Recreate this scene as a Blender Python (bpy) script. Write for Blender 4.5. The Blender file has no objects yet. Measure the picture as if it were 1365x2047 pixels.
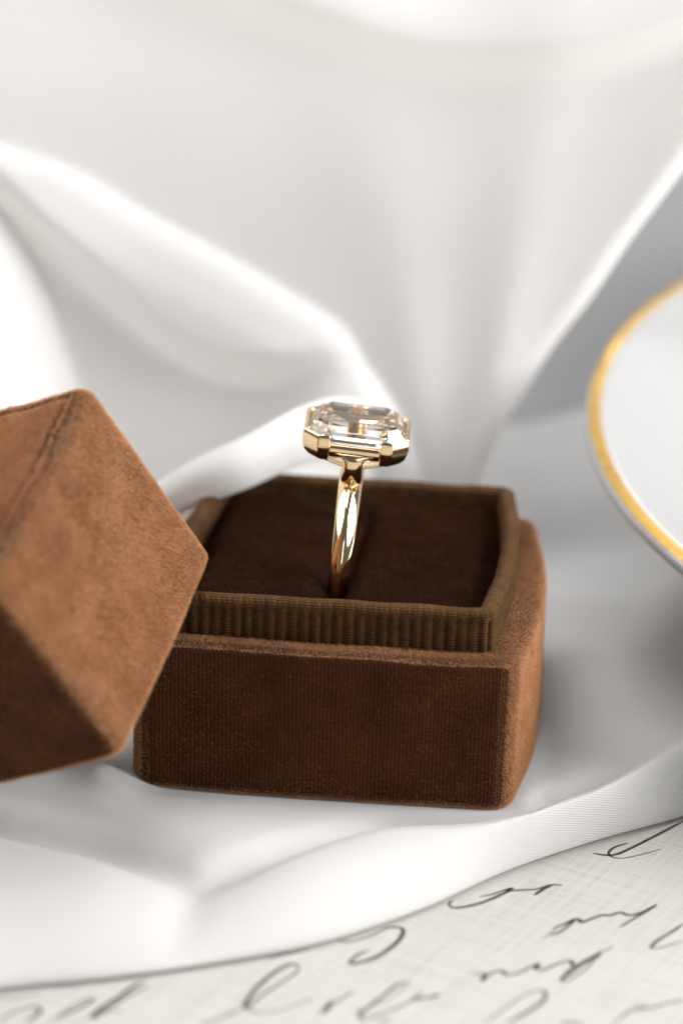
import bpy, bmesh, math, random
import numpy as np
from mathutils import Matrix, Vector

random.seed(7)
RNG = np.random.default_rng(7)
MM = 0.001                       # everything below is written in millimetres
SC = bpy.context.scene
COL = SC.collection

# ------------------------------------------------------------------ camera
cd = bpy.data.cameras.new('camera')
cam = bpy.data.objects.new('camera', cd)
COL.objects.link(cam)
SC.camera = cam
R_ = (0.9940780551, 0.1057434269, 0.0250429232)
U_ = (-0.0589831490, 0.3314922596, 0.9416123778)
B_ = (0.0912677844, -0.9375133117, 0.3357662610)
C_ = (47.54349 * MM, -268.1013 * MM, 128.0114 * MM)
cam.matrix_world = Matrix(((R_[0], U_[0], B_[0], C_[0]), (R_[1], U_[1], B_[1], C_[1]),
                           (R_[2], U_[2], B_[2], C_[2]), (0, 0, 0, 1)))
cd.sensor_fit = 'VERTICAL'
cd.sensor_height = 36
cd.sensor_width = 24
cd.lens = 100
cd.clip_start = 0.01
cd.clip_end = 20
cd.dof.use_dof = True
cd.dof.focus_distance = 0.2975
cd.dof.aperture_fstop = 13
cd.dof.aperture_blades = 0

# ------------------------------------------------------------------ light
W = bpy.data.worlds.new('World')
SC.world = W
W.use_nodes = True
bg = W.node_tree.nodes['Background']
bg.inputs['Color'].default_value = (0.93, 0.96, 1.0, 1)
bg.inputs['Strength'].default_value = 0.19

def area(name, loc, target, size, size_y, power, color):
    l = bpy.data.lights.new(name, 'AREA')
    l.shape = 'RECTANGLE'
    l.size = size * MM
    l.size_y = size_y * MM
    l.energy = power
    l.color = color
    o = bpy.data.objects.new(name, l)
    COL.objects.link(o)
    o.location = Vector(loc) * MM
    d = Vector(target) - Vector(loc)
    o.rotation_euler = d.to_track_quat('-Z', 'Y').to_euler()
    return o

area('left_window_light', (-330, 30, 270), (10, 30, 20), 300, 260, 1.2, (1.0, 0.98, 0.95))
area('overhead_window_light', (-60, 70, 420), (10, 25, 10), 300, 260, 1.8, (1.0, 0.99, 0.98))
area('back_window_light', (-60, 430, 330), (10, 75, 35), 420, 300, 4.6, (1.0, 0.985, 0.96))
area('right_window_light', (620, 20, 300), (20, 10, 10), 380, 380, 11.5, (1.0, 0.99, 0.98))
area('added_front_fill', (230, -420, 190), (20, 20, 25), 220, 220, 0.36, (1.0, 0.985, 0.97))  # added soft lamp, no window seen here; brightens the ring's shank

SC.view_settings.view_transform = 'Standard'
SC.view_settings.look = 'None'
SC.view_settings.exposure = -0.46
SC.view_settings.gamma = 1
SC.cycles.max_bounces = 16
SC.cycles.transmission_bounces = 14
SC.cycles.glossy_bounces = 8
SC.cycles.diffuse_bounces = 5
SC.cycles.use_denoising = True
SC.cycles.caustics_reflective = True
SC.cycles.caustics_refractive = True
SC.cycles.sample_clamp_indirect = 6

# ------------------------------------------------------------------ helpers
def tag(o, label=None, cat=None, group=None, kind=None):
    if label: o['label'] = label
    if cat: o['category'] = cat
    if group: o['group'] = group
    if kind: o['kind'] = kind
    return o

def empty(name, loc=(0, 0, 0), rot=None):
    o = bpy.data.objects.new(name, None)
    COL.objects.link(o)
    o.empty_display_size = 0.005
    if rot is not None:
        o.matrix_world = Matrix.Translation(Vector(loc) * MM) @ rot.to_4x4()
    else:
        o.location = Vector(loc) * MM
    return o

def mesh(name, verts, faces, mat, parent=None, smooth=True, uv=None, sharp=None):
    me = bpy.data.meshes.new(name)
    v = np.asarray(verts, dtype=np.float64) * MM
    me.from_pydata(v.tolist(), [], faces)
    me.update()
    if uv is not None:
        ul = me.uv_layers.new(name='UVMap')
        li = np.empty(len(me.loops), dtype=np.int32)
        me.loops.foreach_get('vertex_index', li)
        ul.data.foreach_set('uv', np.asarray(uv, dtype=np.float32)[li].ravel())
    me.polygons.foreach_set('use_smooth', [smooth] * len(me.polygons))
    if sharp:
        me.set_sharp_from_angle(angle=math.radians(sharp))
    if mat: me.materials.append(mat)
    o = bpy.data.objects.new(name, me)
    COL.objects.link(o)
    if parent: o.parent = parent
    return o

def grid_faces(nu, nv, closed_u=False, flip=False):
    f = []
    mu = nu if closed_u else nu - 1
    for j in range(nv - 1):
        for i in range(mu):
            a = j * nu + i
            b = j * nu + (i + 1) % nu
            c = (j + 1) * nu + (i + 1) % nu
            d = (j + 1) * nu + i
            f.append((a, d, c, b) if flip else (a, b, c, d))
    return f

def bevel(o, w, seg=3, angle=30):
    m = o.modifiers.new('bevel', 'BEVEL')
    m.width = w * MM
    m.segments = seg
    m.limit_method = 'ANGLE'
    m.angle_limit = math.radians(angle)
    m.harden_normals = True
    return m

def hash3(ix, iy, iz):
    h = (ix * 374761393 + iy * 668265263 + iz * 2147483647 + 1274126177) & 0xffffffff
    h = ((h ^ (h >> 13)) * 1274126177) & 0xffffffff
    return ((h ^ (h >> 16)) & 0xffff) / 65535.0

def vnoise(p, s, seed=0):
    """value noise in -1..1 at points p (n,3) with cell size s"""
    q = np.asarray(p) / s + 100 + seed * 17.3
    i = np.floor(q).astype(np.int64)
    f = q - i
    f = f * f * (3 - 2 * f)
    r = 0
    for dx in (0, 1):
        for dy in (0, 1):
            for dz in (0, 1):
                w = (f[:, 0] if dx else 1 - f[:, 0]) * (f[:, 1] if dy else 1 - f[:, 1]) * (f[:, 2] if dz else 1 - f[:, 2])
                r = r + w * hash3(i[:, 0] + dx, i[:, 1] + dy, i[:, 2] + dz)
    return r * 2 - 1

# ------------------------------------------------------------------ materials
class NT:
    def __init__(s, name):
        s.m = bpy.data.materials.new(name)
        s.m.use_nodes = True
        s.t = s.m.node_tree
        s.b = s.t.nodes['Principled BSDF']
        s.out = s.t.nodes['Material Output']
    def n(s, typ, **kw):
        x = s.t.nodes.new(typ)
        for k, v in kw.items():
            if k in x.inputs.keys(): x.inputs[k].default_value = v
            else: setattr(x, k, v)
        return x
    def l(s, a, b):
        s.t.links.new(a, b)
    def obj_mm(s):
        tc = s.n('ShaderNodeTexCoord')
        v = s.n('ShaderNodeVectorMath', operation='SCALE')
        v.inputs['Scale'].default_value = 1000.0
        s.l(tc.outputs['Object'], v.inputs[0])
        return v.outputs[0]
    def uv(s):
        return s.n('ShaderNodeTexCoord').outputs['UV']
    def noise(s, vec, scale, detail=3, rough=0.5):
        x = s.n('ShaderNodeTexNoise')
        x.inputs['Scale'].default_value = scale
        x.inputs['Detail'].default_value = detail
        x.inputs['Roughness'].default_value = rough
        s.l(vec, x.inputs['Vector'])
        return x.outputs['Fac']
    def ramp(s, fac, stops):
        x = s.n('ShaderNodeValToRGB')
        e = x.color_ramp.elements
        while len(e) < len(stops): e.new(0.5)
        for i, (p, c) in enumerate(stops):
            e[i].position = p
            e[i].color = (*c, 1) if len(c) == 3 else c
        s.l(fac, x.inputs['Fac'])
        return x.outputs['Color']
    def bump(s, h, dist_mm, strength=1.0, normal=None):
        x = s.n('ShaderNodeBump')
        x.inputs['Distance'].default_value = dist_mm * MM
        x.inputs['Strength'].default_value = strength
        s.l(h, x.inputs['Height'])
        if normal is not None: s.l(normal, x.inputs['Normal'])
        return x.outputs['Normal']
    def math(s, op, a, b=None):
        x = s.n('ShaderNodeMath', operation=op)
        for k, v in ((0, a), (1, b)):
            if v is None: continue
            if isinstance(v, (int, float)): x.inputs[k].default_value = v
            else: s.l(v, x.inputs[k])
        return x.outputs[0]

def P(nt, **kw):
    for k, v in kw.items():
        k = k.replace('_', ' ')
        nt.b.inputs[k].default_value = v

def mat_satin():
    t = NT('white satin')
    P(t, Roughness=0.42)
    vec = t.obj_mm()
    c = t.ramp(t.noise(vec, 0.03, 3), [(0.3, (0.755, 0.75, 0.755)), (0.7, (0.79, 0.782, 0.775))])
    t.l(c, t.b.inputs['Base Color'])
    P(t, Specular_IOR_Level=0.45, Sheen_Weight=0.15, Sheen_Roughness=0.4)
    uv = t.uv()
    sep = t.n('ShaderNodeSeparateXYZ'); t.l(uv, sep.inputs[0])
    # twill: short floats in diagonal rows
    a = t.math('ADD', sep.outputs[0], t.math('MULTIPLY', sep.outputs[1], 0.45))
    w1 = t.math('SINE', t.math('MULTIPLY', a, 2 * math.pi / 0.42))
    w2 = t.math('SINE', t.math('MULTIPLY', t.math('SUBTRACT', sep.outputs[1], t.math('MULTIPLY', sep.outputs[0], 0.35)), 2 * math.pi / 0.36))
    h = t.math('ADD', t.math('MULTIPLY', w1, w2), t.math('MULTIPLY', t.noise(vec, 3.0, 3), 0.6))
    t.l(t.bump(h, 0.034, 1.0), t.b.inputs['Normal'])
    tr = t.n('ShaderNodeBsdfTranslucent')
    tr.inputs['Color'].default_value = (0.91, 0.875, 0.82, 1)
    mx = t.n('ShaderNodeMixShader')
    mx.inputs[0].default_value = 0.28
    t.l(t.b.outputs[0], mx.inputs[1]); t.l(tr.outputs[0], mx.inputs[2])
    t.l(mx.outputs[0], t.out.inputs['Surface'])
    return t.m

def mat_velvet(name, dark, mid, sheen, sw=0.6, rough=0.45):
    t = NT(name)
    vec = t.obj_mm()
    n = t.noise(vec, 0.16, 5, 0.6)
    c = t.ramp(n, [(0.3, dark), (0.72, mid)])
    t.l(c, t.b.inputs['Base Color'])
    P(t, Roughness=0.9, Specular_IOR_Level=0.1, Sheen_Weight=sw, Sheen_Roughness=rough, Sheen_Tint=(*sheen, 1))
    sep = t.n('ShaderNodeSeparateXYZ'); t.l(vec, sep.inputs[0])
    jig = t.math('MULTIPLY', t.noise(vec, 0.8, 3), 2.6)
    wale = t.math('SINE', t.math('ADD', t.math('MULTIPLY', t.math('ADD', sep.outputs[0], sep.outputs[1]), 2 * math.pi / 0.40), jig))
    hh = t.math('ADD', t.math('MULTIPLY', wale, t.math('MULTIPLY', t.noise(vec, 0.35, 3), 0.75)), t.noise(vec, 4.0, 4, 0.7))
    t.l(t.bump(hh, 0.10, 1.0), t.b.inputs['Normal'])
    return t.m

def mat_pile(name, c1, c2, sheen, sw=0.3):
    t = NT(name)
    vec = t.obj_mm()
    n = t.noise(vec, 0.30, 6, 0.62)
    t.l(t.ramp(n, [(0.25, c1), (0.75, c2)]), t.b.inputs['Base Color'])
    P(t, Roughness=0.8, Specular_IOR_Level=0.08, Sheen_Weight=sw, Sheen_Tint=(*sheen, 1))
    tr = t.n('ShaderNodeBsdfTranslucent')
    tr.inputs['Color'].default_value = (*c2, 1)
    mx = t.n('ShaderNodeMixShader')
    mx.inputs[0].default_value = 0.25
    t.l(t.b.outputs[0], mx.inputs[1]); t.l(tr.outputs[0], mx.inputs[2])
    t.l(mx.outputs[0], t.out.inputs['Surface'])
    return t.m

def mat_ribbon():
    t = NT('brown grosgrain ribbon')
    uv = t.uv()
    sep = t.n('ShaderNodeSeparateXYZ'); t.l(uv, sep.inputs[0])
    vec = t.obj_mm()
    # weft threads wrap each rib: fine rows along the height, offset on every rib
    ribs = t.math('MULTIPLY', sep.outputs[0], 2 * math.pi / 1.16)
    off = t.math('MULTIPLY', t.math('SINE', ribs), 0.6)
    rows = t.math('SINE', t.math('ADD', t.math('MULTIPLY', sep.outputs[1], 2 * math.pi / 0.3), off))
    h = t.math('ADD', rows, t.math('MULTIPLY', t.noise(vec, 5.0, 3), 0.8))
    t.l(t.bump(h, 0.07, 1.0), t.b.inputs['Normal'])
    n = t.noise(vec, 0.5, 5, 0.65)
    t.l(t.ramp(n, [(0.3, (0.060, 0.027, 0.0095)), (0.7, (0.120, 0.059, 0.022))]), t.b.inputs['Base Color'])
    P(t, Roughness=0.75, Specular_IOR_Level=0.12)
    return t.m

def mat_gold():
    t = NT('polished yellow gold')
    P(t, Metallic=1.0, Roughness=0.07)
    t.b.inputs['Base Color'].default_value = (0.89, 0.68, 0.42, 1)
    vec = t.obj_mm()
    t.l(t.bump(t.noise(vec, 0.9, 2), 0.03, 0.5), t.b.inputs['Normal'])
    return t.m

def mat_diamond():
    t = NT('clear cut stone')
    P(t, Roughness=0.0, IOR=1.8, Transmission_Weight=1.0)
    t.b.inputs['Base Color'].default_value = (1, 1, 1, 1)
    return t.m

def mat_porcelain():
    t = NT('white glazed porcelain')
    P(t, Roughness=0.12, Coat_Weight=0.5, Coat_Roughness=0.05)
    t.b.inputs['Base Color'].default_value = (0.39, 0.388, 0.385, 1)
    return t.m

def mat_gilt():
    t = NT('worn gilt rim')
    vec = t.obj_mm()
    n = t.noise(vec, 0.35, 5, 0.7)
    t.l(t.ramp(n, [(0.30, (0.30, 0.17, 0.07)), (0.42, (0.62, 0.38, 0.09)), (0.8, (0.74, 0.48, 0.14))]), t.b.inputs['Base Color'])
    P(t, Metallic=0.75, Roughness=0.32)
    t.l(t.bump(t.noise(vec, 1.2, 4), 0.08, 0.6), t.b.inputs['Normal'])
    return t.m

def mat_paper():
    t = NT('laid writing paper')
    vec = t.obj_mm()
    rot = t.n('ShaderNodeVectorRotate'); rot.inputs['Angle'].default_value = 0.42
    rot.rotation_type = 'Z_AXIS'
    t.l(vec, rot.inputs['Vector'])
    sep = t.n('ShaderNodeSeparateXYZ'); t.l(rot.outputs[0], sep.inputs[0])
    def streak(ax, s_long, s_short):
        cb = t.n('ShaderNodeCombineXYZ')
        a = t.math('MULTIPLY', sep.outputs[0], s_short if ax == 0 else s_long)
        b = t.math('MULTIPLY', sep.outputs[1], s_long if ax == 0 else s_short)
        t.l(a, cb.inputs[0]); t.l(b, cb.inputs[1])
        return t.noise(cb.outputs[0], 1.0, 3, 0.6)
    s1 = streak(0, 0.05, 1.6)
    s2 = streak(1, 0.05, 2.2)
    s = t.math('ADD', t.math('MULTIPLY', s1, 0.5), t.math('MULTIPLY', s2, 0.5))
    c1 = t.ramp(s, [(0.32, (0.37, 0.36, 0.335)), (0.47, (0.46, 0.452, 0.432)), (0.64, (0.50, 0.494, 0.478))])
    blot = t.ramp(t.noise(vec, 0.06, 4, 0.6), [(0.3, (0.95, 0.95, 0.91)), (0.7, (1.0, 0.985, 0.975))])
    mx = t.n('ShaderNodeMix', data_type='RGBA', blend_type='MULTIPLY')
    mx.inputs['Factor'].default_value = 1.0
    t.l(c1, mx.inputs['A']); t.l(blot, mx.inputs['B'])
    t.l(mx.outputs['Result'], t.b.inputs['Base Color'])
    P(t, Roughness=0.75, Specular_IOR_Level=0.3)
    t.l(t.bump(t.noise(vec, 6.0, 3), 0.02, 0.5), t.b.inputs['Normal'])
    return t.m

def mat_ink():
    t = NT('faded dark ink')
    vec = t.obj_mm()
    t.l(t.ramp(t.noise(vec, 0.7, 4, 0.7), [(0.35, (0.015, 0.010, 0.012)), (0.7, (0.075, 0.06, 0.06))]), t.b.inputs['Base Color'])
    P(t, Roughness=0.7)
    return t.m

def mat_backdrop():
    t = NT('grey blue shade backdrop')
    vec = t.obj_mm()
    t.l(t.ramp(t.noise(vec, 0.02, 3), [(0.3, (0.42, 0.425, 0.44)), (0.7, (0.46, 0.465, 0.48))]), t.b.inputs['Base Color'])  # shade on the far background is put into this grey blue
    P(t, Roughness=0.85)
    return t.m

M = dict(satin=mat_satin(),
         velvet=mat_velvet('brown velvet', (0.034, 0.0095, 0.003), (0.072, 0.022, 0.0075), (1.0, 0.55, 0.30), 0.12),
         pile=mat_pile('brown velvet pile', (0.42, 0.185, 0.075), (0.68, 0.37, 0.19), (1.0, 0.78, 0.56), 1.0),
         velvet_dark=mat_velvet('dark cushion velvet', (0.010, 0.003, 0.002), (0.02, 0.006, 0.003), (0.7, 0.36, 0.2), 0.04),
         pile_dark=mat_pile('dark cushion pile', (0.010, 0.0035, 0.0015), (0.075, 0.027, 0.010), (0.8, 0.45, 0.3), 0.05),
         ribbon=mat_ribbon(), gold=mat_gold(), diamond=mat_diamond(), porcelain=mat_porcelain(), gilt=mat_gilt(),
         paper=mat_paper(), ink=mat_ink(), backdrop=mat_backdrop())

# pen strokes on the letter, in millimetres on the paper's plane
STROKES = [
[(18.34,-27.29),(18.57,-27.08),(18.79,-26.88),(19.03,-26.67),(19.3,-26.48),(19.61,-26.32),(19.95,-26.17),(20.3,-26.02),(20.64,-25.83),(20.97,-25.6),(21.29,-25.33),(21.61,-25.05),(21.94,-24.78)],
[(24.39,-22.79),(24.71,-22.82),(25.02,-22.87),(25.33,-22.88),(25.65,-22.82),(25.98,-22.67),(26.32,-22.44),(26.66,-22.17),(26.99,-21.86),(27.32,-21.5),(27.67,-21.09),(27.99,-20.67),(28.28,-20.3),(28.51,-19.98),(28.7,-19.69),(28.88,-19.42),(29.07,-19.14)],
[(28.66,-19.59),(28.85,-19.48),(29.04,-19.36),(29.23,-19.26),(29.44,-19.2),(29.67,-19.17),(29.93,-19.17),(30.17,-19.21),(30.35,-19.32),(30.47,-19.51),(30.53,-19.77),(30.56,-20.08),(30.54,-20.44),(30.49,-20.86),(30.4,-21.34),(30.26,-21.86),(30.08,-22.4),(29.84,-23.0),(29.54,-23.63),(29.21,-24.26),(28.88,-24.83),(28.54,-25.33),(28.18,-25.78),(27.81,-26.19),(27.45,-26.52),(27.04,-26.81),(26.6,-27.07),(26.23,-27.21),(26.01,-27.18),(26.01,-26.88),(26.16,-26.39),(26.39,-25.83),(26.62,-25.36),(26.85,-25.01),(27.11,-24.72),(27.39,-24.45),(27.66,-24.16)],
[(21.34,-28.73),(21.24,-28.54),(21.15,-28.33),(21.05,-28.16),(20.91,-28.07),(20.74,-28.05),(20.55,-28.09),(20.33,-28.23),(20.08,-28.49),(19.79,-28.9),(19.45,-29.44),(19.11,-30.07),(18.79,-30.74),(18.47,-31.49),(18.16,-32.32),(17.88,-33.16),(17.65,-33.93),(17.47,-34.65),(17.35,-35.34),(17.26,-35.95),(17.21,-36.43),(17.19,-36.8),(17.21,-37.07),(17.27,-37.18),(17.39,-37.09),(17.58,-36.71),(17.84,-36.09),(18.13,-35.37),(18.44,-34.68),(18.77,-34.06),(19.13,-33.43),(19.5,-32.8),(19.85,-32.18),(20.2,-31.56),(20.56,-30.93),(20.88,-30.34),(21.13,-29.85),(21.26,-29.48),(21.3,-29.21),(21.31,-28.98),(21.34,-28.73)],
[(17.33,-36.93),(17.58,-37.13),(17.82,-37.33),(18.06,-37.52),(18.32,-37.64),(18.6,-37.68),(18.89,-37.67),(19.2,-37.61),(19.5,-37.53),(19.82,-37.41),(20.14,-37.26),(20.47,-37.07),(20.78,-36.85),(21.1,-36.58),(21.42,-36.26),(21.73,-35.93),(22.0,-35.64),(22.25,-35.36),(22.48,-35.09),(22.67,-34.86),(22.84,-34.71),(22.96,-34.68),(23.05,-34.74),(23.13,-34.83),(23.21,-34.9)],
[(13.63,-40.55),(13.94,-40.34),(14.26,-40.13),(14.57,-39.92),(14.86,-39.69),(15.14,-39.44),(15.4,-39.18),(15.65,-38.9),(15.9,-38.62),(16.14,-38.31),(16.37,-38.0),(16.6,-37.67),(16.83,-37.35)],
[(24.3,-37.0),(24.41,-36.6),(24.53,-36.19),(24.63,-35.79),(24.73,-35.46),(24.82,-35.18),(24.91,-34.92),(24.98,-34.76),(25.03,-34.73),(25.04,-34.9),(25.04,-35.23),(25.01,-35.62),(24.96,-35.95),(24.86,-36.2),(24.73,-36.43),(24.59,-36.65),(24.46,-36.88)],
[(24.91,-35.54),(25.13,-35.22),(25.36,-34.9),(25.58,-34.58),(25.8,-34.26),(26.02,-33.92),(26.24,-33.56),(26.44,-33.23),(26.62,-32.99),(26.75,-32.86),(26.85,-32.82),(26.93,-32.81),(27.03,-32.79)],
[(32.05,-29.97),(31.78,-30.06),(31.52,-30.12),(31.25,-30.24),(30.97,-30.49),(30.68,-30.94),(30.38,-31.53),(30.08,-32.18),(29.79,-32.79),(29.47,-33.43),(29.12,-34.11),(28.84,-34.69),(28.71,-35.03),(28.8,-35.07),(29.03,-34.89),(29.34,-34.57),(29.66,-34.2),(30.0,-33.76),(30.38,-33.21),(30.77,-32.62),(31.11,-32.06),(31.38,-31.54),(31.61,-31.01),(31.83,-30.49),(32.05,-29.97)],
[(28.71,-35.03),(28.49,-35.41),(28.27,-35.81),(28.06,-36.16),(27.9,-36.36),(27.82,-36.36),(27.79,-36.22),(27.79,-36.03),(27.77,-35.86)],
[(27.99,-36.35),(28.02,-36.68),(28.04,-37.03),(28.08,-37.33),(28.19,-37.51),(28.36,-37.53),(28.59,-37.43),(28.86,-37.26),(29.16,-37.02),(29.5,-36.71),(29.89,-36.31),(30.3,-35.87),(30.72,-35.42),(31.15,-34.95),(31.61,-34.45),(32.05,-33.94),(32.43,-33.43),(32.72,-32.94),(32.96,-32.45),(33.17,-31.96),(33.39,-31.47)],
[(32.42,-33.36),(32.76,-33.2),(33.09,-33.04),(33.42,-32.88),(33.75,-32.71),(34.06,-32.54),(34.37,-32.36),(34.68,-32.18),(34.98,-32.0)],
[(29.6,-38.04),(29.76,-37.92),(29.92,-37.79),(30.08,-37.67),(30.23,-37.6),(30.37,-37.6),(30.5,-37.63),(30.63,-37.68),(30.75,-37.73)],
[(40.47,-9.67),(40.38,-9.76),(40.3,-9.85),(40.19,-9.96),(40.03,-10.14),(39.81,-10.42),(39.53,-10.77),(39.22,-11.16),(38.91,-11.52),(38.58,-11.88),(38.24,-12.25),(37.89,-12.61),(37.52,-12.94),(37.12,-13.24),(36.7,-13.53),(36.29,-13.79),(35.94,-13.98),(35.65,-14.11),(35.41,-14.18),(35.21,-14.21),(35.03,-14.2),(34.88,-14.13),(34.76,-14.01),(34.66,-13.87),(34.6,-13.71),(34.58,-13.53),(34.59,-13.33),(34.63,-13.14),(34.68,-12.98),(34.73,-12.89),(34.79,-12.83),(34.87,-12.79),(34.93,-12.74)],
[(44.1,-19.61),(44.35,-19.14),(44.6,-18.66),(44.83,-18.21),(45.02,-17.83),(45.13,-17.56),(45.19,-17.38),(45.25,-17.21),(45.35,-17.01),(45.53,-16.75),(45.75,-16.47),(45.99,-16.18),(46.22,-15.91),(46.47,-15.6),(46.74,-15.26),(46.97,-15.0),(47.09,-14.92),(47.07,-15.08),(46.95,-15.43),(46.77,-15.85),(46.59,-16.24),(46.4,-16.61),(46.18,-17.01),(45.96,-17.39),(45.74,-17.72),(45.52,-17.98),(45.3,-18.2),(45.09,-18.4),(44.87,-18.61)],
[(45.17,-17.04),(45.44,-16.76),(45.7,-16.47),(45.96,-16.19),(46.22,-15.91),(46.47,-15.6),(46.73,-15.27),(46.98,-14.98),(47.18,-14.79),(47.34,-14.73),(47.46,-14.75),(47.55,-14.83),(47.63,-14.91),(47.68,-15.03),(47.68,-15.19),(47.71,-15.33),(47.79,-15.36),(47.96,-15.25),(48.19,-15.05),(48.45,-14.8),(48.71,-14.55),(49.0,-14.28),(49.31,-13.96),(49.61,-13.67),(49.87,-13.47),(50.05,-13.42),(50.19,-13.47),(50.33,-13.52),(50.51,-13.49),(50.75,-13.31),(51.04,-13.05),(51.33,-12.8),(51.58,-12.66),(51.78,-12.7),(51.95,-12.85),(52.12,-13.02),(52.32,-13.09),(52.55,-13.09),(52.79,-13.04),(53.07,-12.91),(53.4,-12.65),(53.8,-12.21),(54.26,-11.62),(54.74,-10.97),(55.22,-10.35)],
[(55.22,-10.51),(54.94,-10.92),(54.67,-11.33),(54.4,-11.74),(54.13,-12.14),(53.86,-12.52),(53.61,-12.89),(53.34,-13.26),(53.05,-13.69),(52.72,-14.17),(52.36,-14.7),(51.99,-15.24),(51.63,-15.77)],
[(37.79,-27.48),(37.99,-27.39),(38.19,-27.29),(38.38,-27.21),(38.56,-27.19),(38.73,-27.21),(38.91,-27.27),(39.04,-27.38),(39.1,-27.54),(39.05,-27.81),(38.9,-28.19),(38.76,-28.52),(38.68,-28.68),(38.71,-28.59),(38.78,-28.35),(38.9,-28.04),(39.03,-27.76),(39.18,-27.52),(39.37,-27.26),(39.57,-27.02),(39.76,-26.82),(39.96,-26.64),(40.16,-26.48),(40.35,-26.36),(40.52,-26.34),(40.65,-26.47),(40.75,-26.72),(40.85,-26.97),(41.0,-27.1),(41.21,-27.1),(41.47,-27.01),(41.75,-26.86),(42.03,-26.66),(42.31,-26.37),(42.62,-26.01),(42.92,-25.64),(43.19,-25.32),(43.44,-25.03),(43.68,-24.74),(43.88,-24.53),(44.0,-24.46),(43.98,-24.61),(43.87,-24.92),(43.75,-25.26),(43.72,-25.49),(43.82,-25.61),(43.97,-25.67),(44.18,-25.67),(44.43,-25.57),(44.72,-25.33),(45.07,-24.98),(45.44,-24.59),(45.78,-24.26),(46.11,-23.96),(46.45,-23.65),(46.75,-23.42),(46.98,-23.35),(47.11,-23.55),(47.16,-23.95),(47.21,-24.33),(47.33,-24.47),(47.58,-24.27),(47.89,-23.87),(48.23,-23.38),(48.56,-22.92),(48.88,-22.5),(49.2,-22.07),(49.53,-21.64),(49.85,-21.24),(50.15,-20.89),(50.46,-20.56),(50.76,-20.25),(51.06,-19.93)],
[(47.37,-24.46),(47.18,-24.89),(46.98,-25.32),(46.79,-25.74),(46.63,-26.13),(46.48,-26.55),(46.33,-26.98),(46.23,-27.34),(46.24,-27.52),(46.39,-27.51),(46.65,-27.34),(46.96,-27.07),(47.26,-26.76),(47.55,-26.39),(47.86,-25.94),(48.16,-25.45),(48.43,-24.95),(48.67,-24.42),(48.88,-23.85),(49.08,-23.29),(49.26,-22.81),(49.45,-22.4),(49.65,-22.04),(49.79,-21.76),(49.85,-21.61),(49.8,-21.61),(49.67,-21.73),(49.48,-21.96),(49.25,-22.26),(48.96,-22.67),(48.6,-23.19),(48.23,-23.75),(47.89,-24.31),(47.59,-24.84),(47.3,-25.39),(47.02,-25.94),(46.73,-26.48)],
[(57.84,-14.11),(57.55,-14.59),(57.27,-15.06),(56.98,-15.54),(56.66,-16.03),(56.3,-16.57),(55.91,-17.12),(55.53,-17.67),(55.23,-18.16),(55.0,-18.62),(54.81,-19.05),(54.7,-19.41),(54.7,-19.63),(54.83,-19.72),(55.07,-19.68),(55.39,-19.54),(55.77,-19.32),(56.21,-18.99),(56.73,-18.54),(57.28,-18.04),(57.82,-17.57)],
[(39.47,-36.78),(39.68,-36.36),(39.88,-35.96),(40.1,-35.52),(40.39,-34.98),(40.77,-34.29),(41.21,-33.49),(41.68,-32.68),(42.11,-31.97),(42.5,-31.36),(42.88,-30.81),(43.24,-30.35),(43.57,-29.99),(43.87,-29.76),(44.15,-29.64),(44.39,-29.61),(44.59,-29.66),(44.73,-29.8),(44.84,-30.04),(44.89,-30.34),(44.89,-30.67),(44.83,-31.03),(44.72,-31.44),(44.56,-31.87),(44.35,-32.32),(44.09,-32.78),(43.78,-33.25),(43.43,-33.74),(43.07,-34.24),(42.69,-34.75),(42.29,-35.28),(41.88,-35.82),(41.48,-36.35)],
[(51.22,-34.88),(51.47,-34.45),(51.72,-34.02),(51.97,-33.59),(52.21,-33.2),(52.43,-32.82),(52.64,-32.46),(52.84,-32.14),(53.05,-31.87),(53.27,-31.65),(53.49,-31.47),(53.71,-31.35),(53.89,-31.29),(54.03,-31.32),(54.13,-31.42),(54.22,-31.56),(54.32,-31.68)],
[(53.22,-32.19),(53.43,-31.97),(53.65,-31.74),(53.86,-31.54),(54.06,-31.4),(54.24,-31.38),(54.39,-31.43),(54.56,-31.47),(54.75,-31.44),(54.98,-31.28),(55.23,-31.05),(55.5,-30.8),(55.77,-30.59),(56.03,-30.43),(56.29,-30.3),(56.54,-30.16),(56.79,-30.02),(57.04,-29.85),(57.27,-29.68),(57.5,-29.49),(57.74,-29.32)],
[(34.37,-32.02),(34.52,-32.0),(34.67,-31.98),(34.82,-31.95),(34.97,-31.93)],
[(46.51,-35.59),(46.77,-35.5),(47.02,-35.4),(47.27,-35.32),(47.51,-35.27),(47.74,-35.27),(47.95,-35.3),(48.15,-35.34),(48.36,-35.38)],
[(-6.23,-38.86),(-6.05,-38.81),(-5.87,-38.76),(-5.68,-38.71),(-5.45,-38.66),(-5.14,-38.63),(-4.78,-38.62),(-4.42,-38.59),(-4.09,-38.54),(-3.82,-38.46),(-3.58,-38.37),(-3.34,-38.26),(-3.07,-38.11),(-2.76,-37.92),(-2.42,-37.69),(-2.08,-37.45),(-1.74,-37.21)],
[(-4.49,-42.96),(-4.36,-42.64),(-4.24,-42.31),(-4.11,-41.99),(-3.96,-41.67),(-3.77,-41.35),(-3.57,-41.03),(-3.36,-40.72),(-3.12,-40.46),(-2.86,-40.22),(-2.58,-40.0),(-2.29,-39.83),(-2.04,-39.74),(-1.8,-39.76),(-1.57,-39.86),(-1.38,-40.01),(-1.26,-40.17),(-1.21,-40.33),(-1.21,-40.51),(-1.27,-40.72),(-1.36,-41.01),(-1.5,-41.38),(-1.68,-41.82),(-1.89,-42.28),(-2.09,-42.73)],
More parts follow.
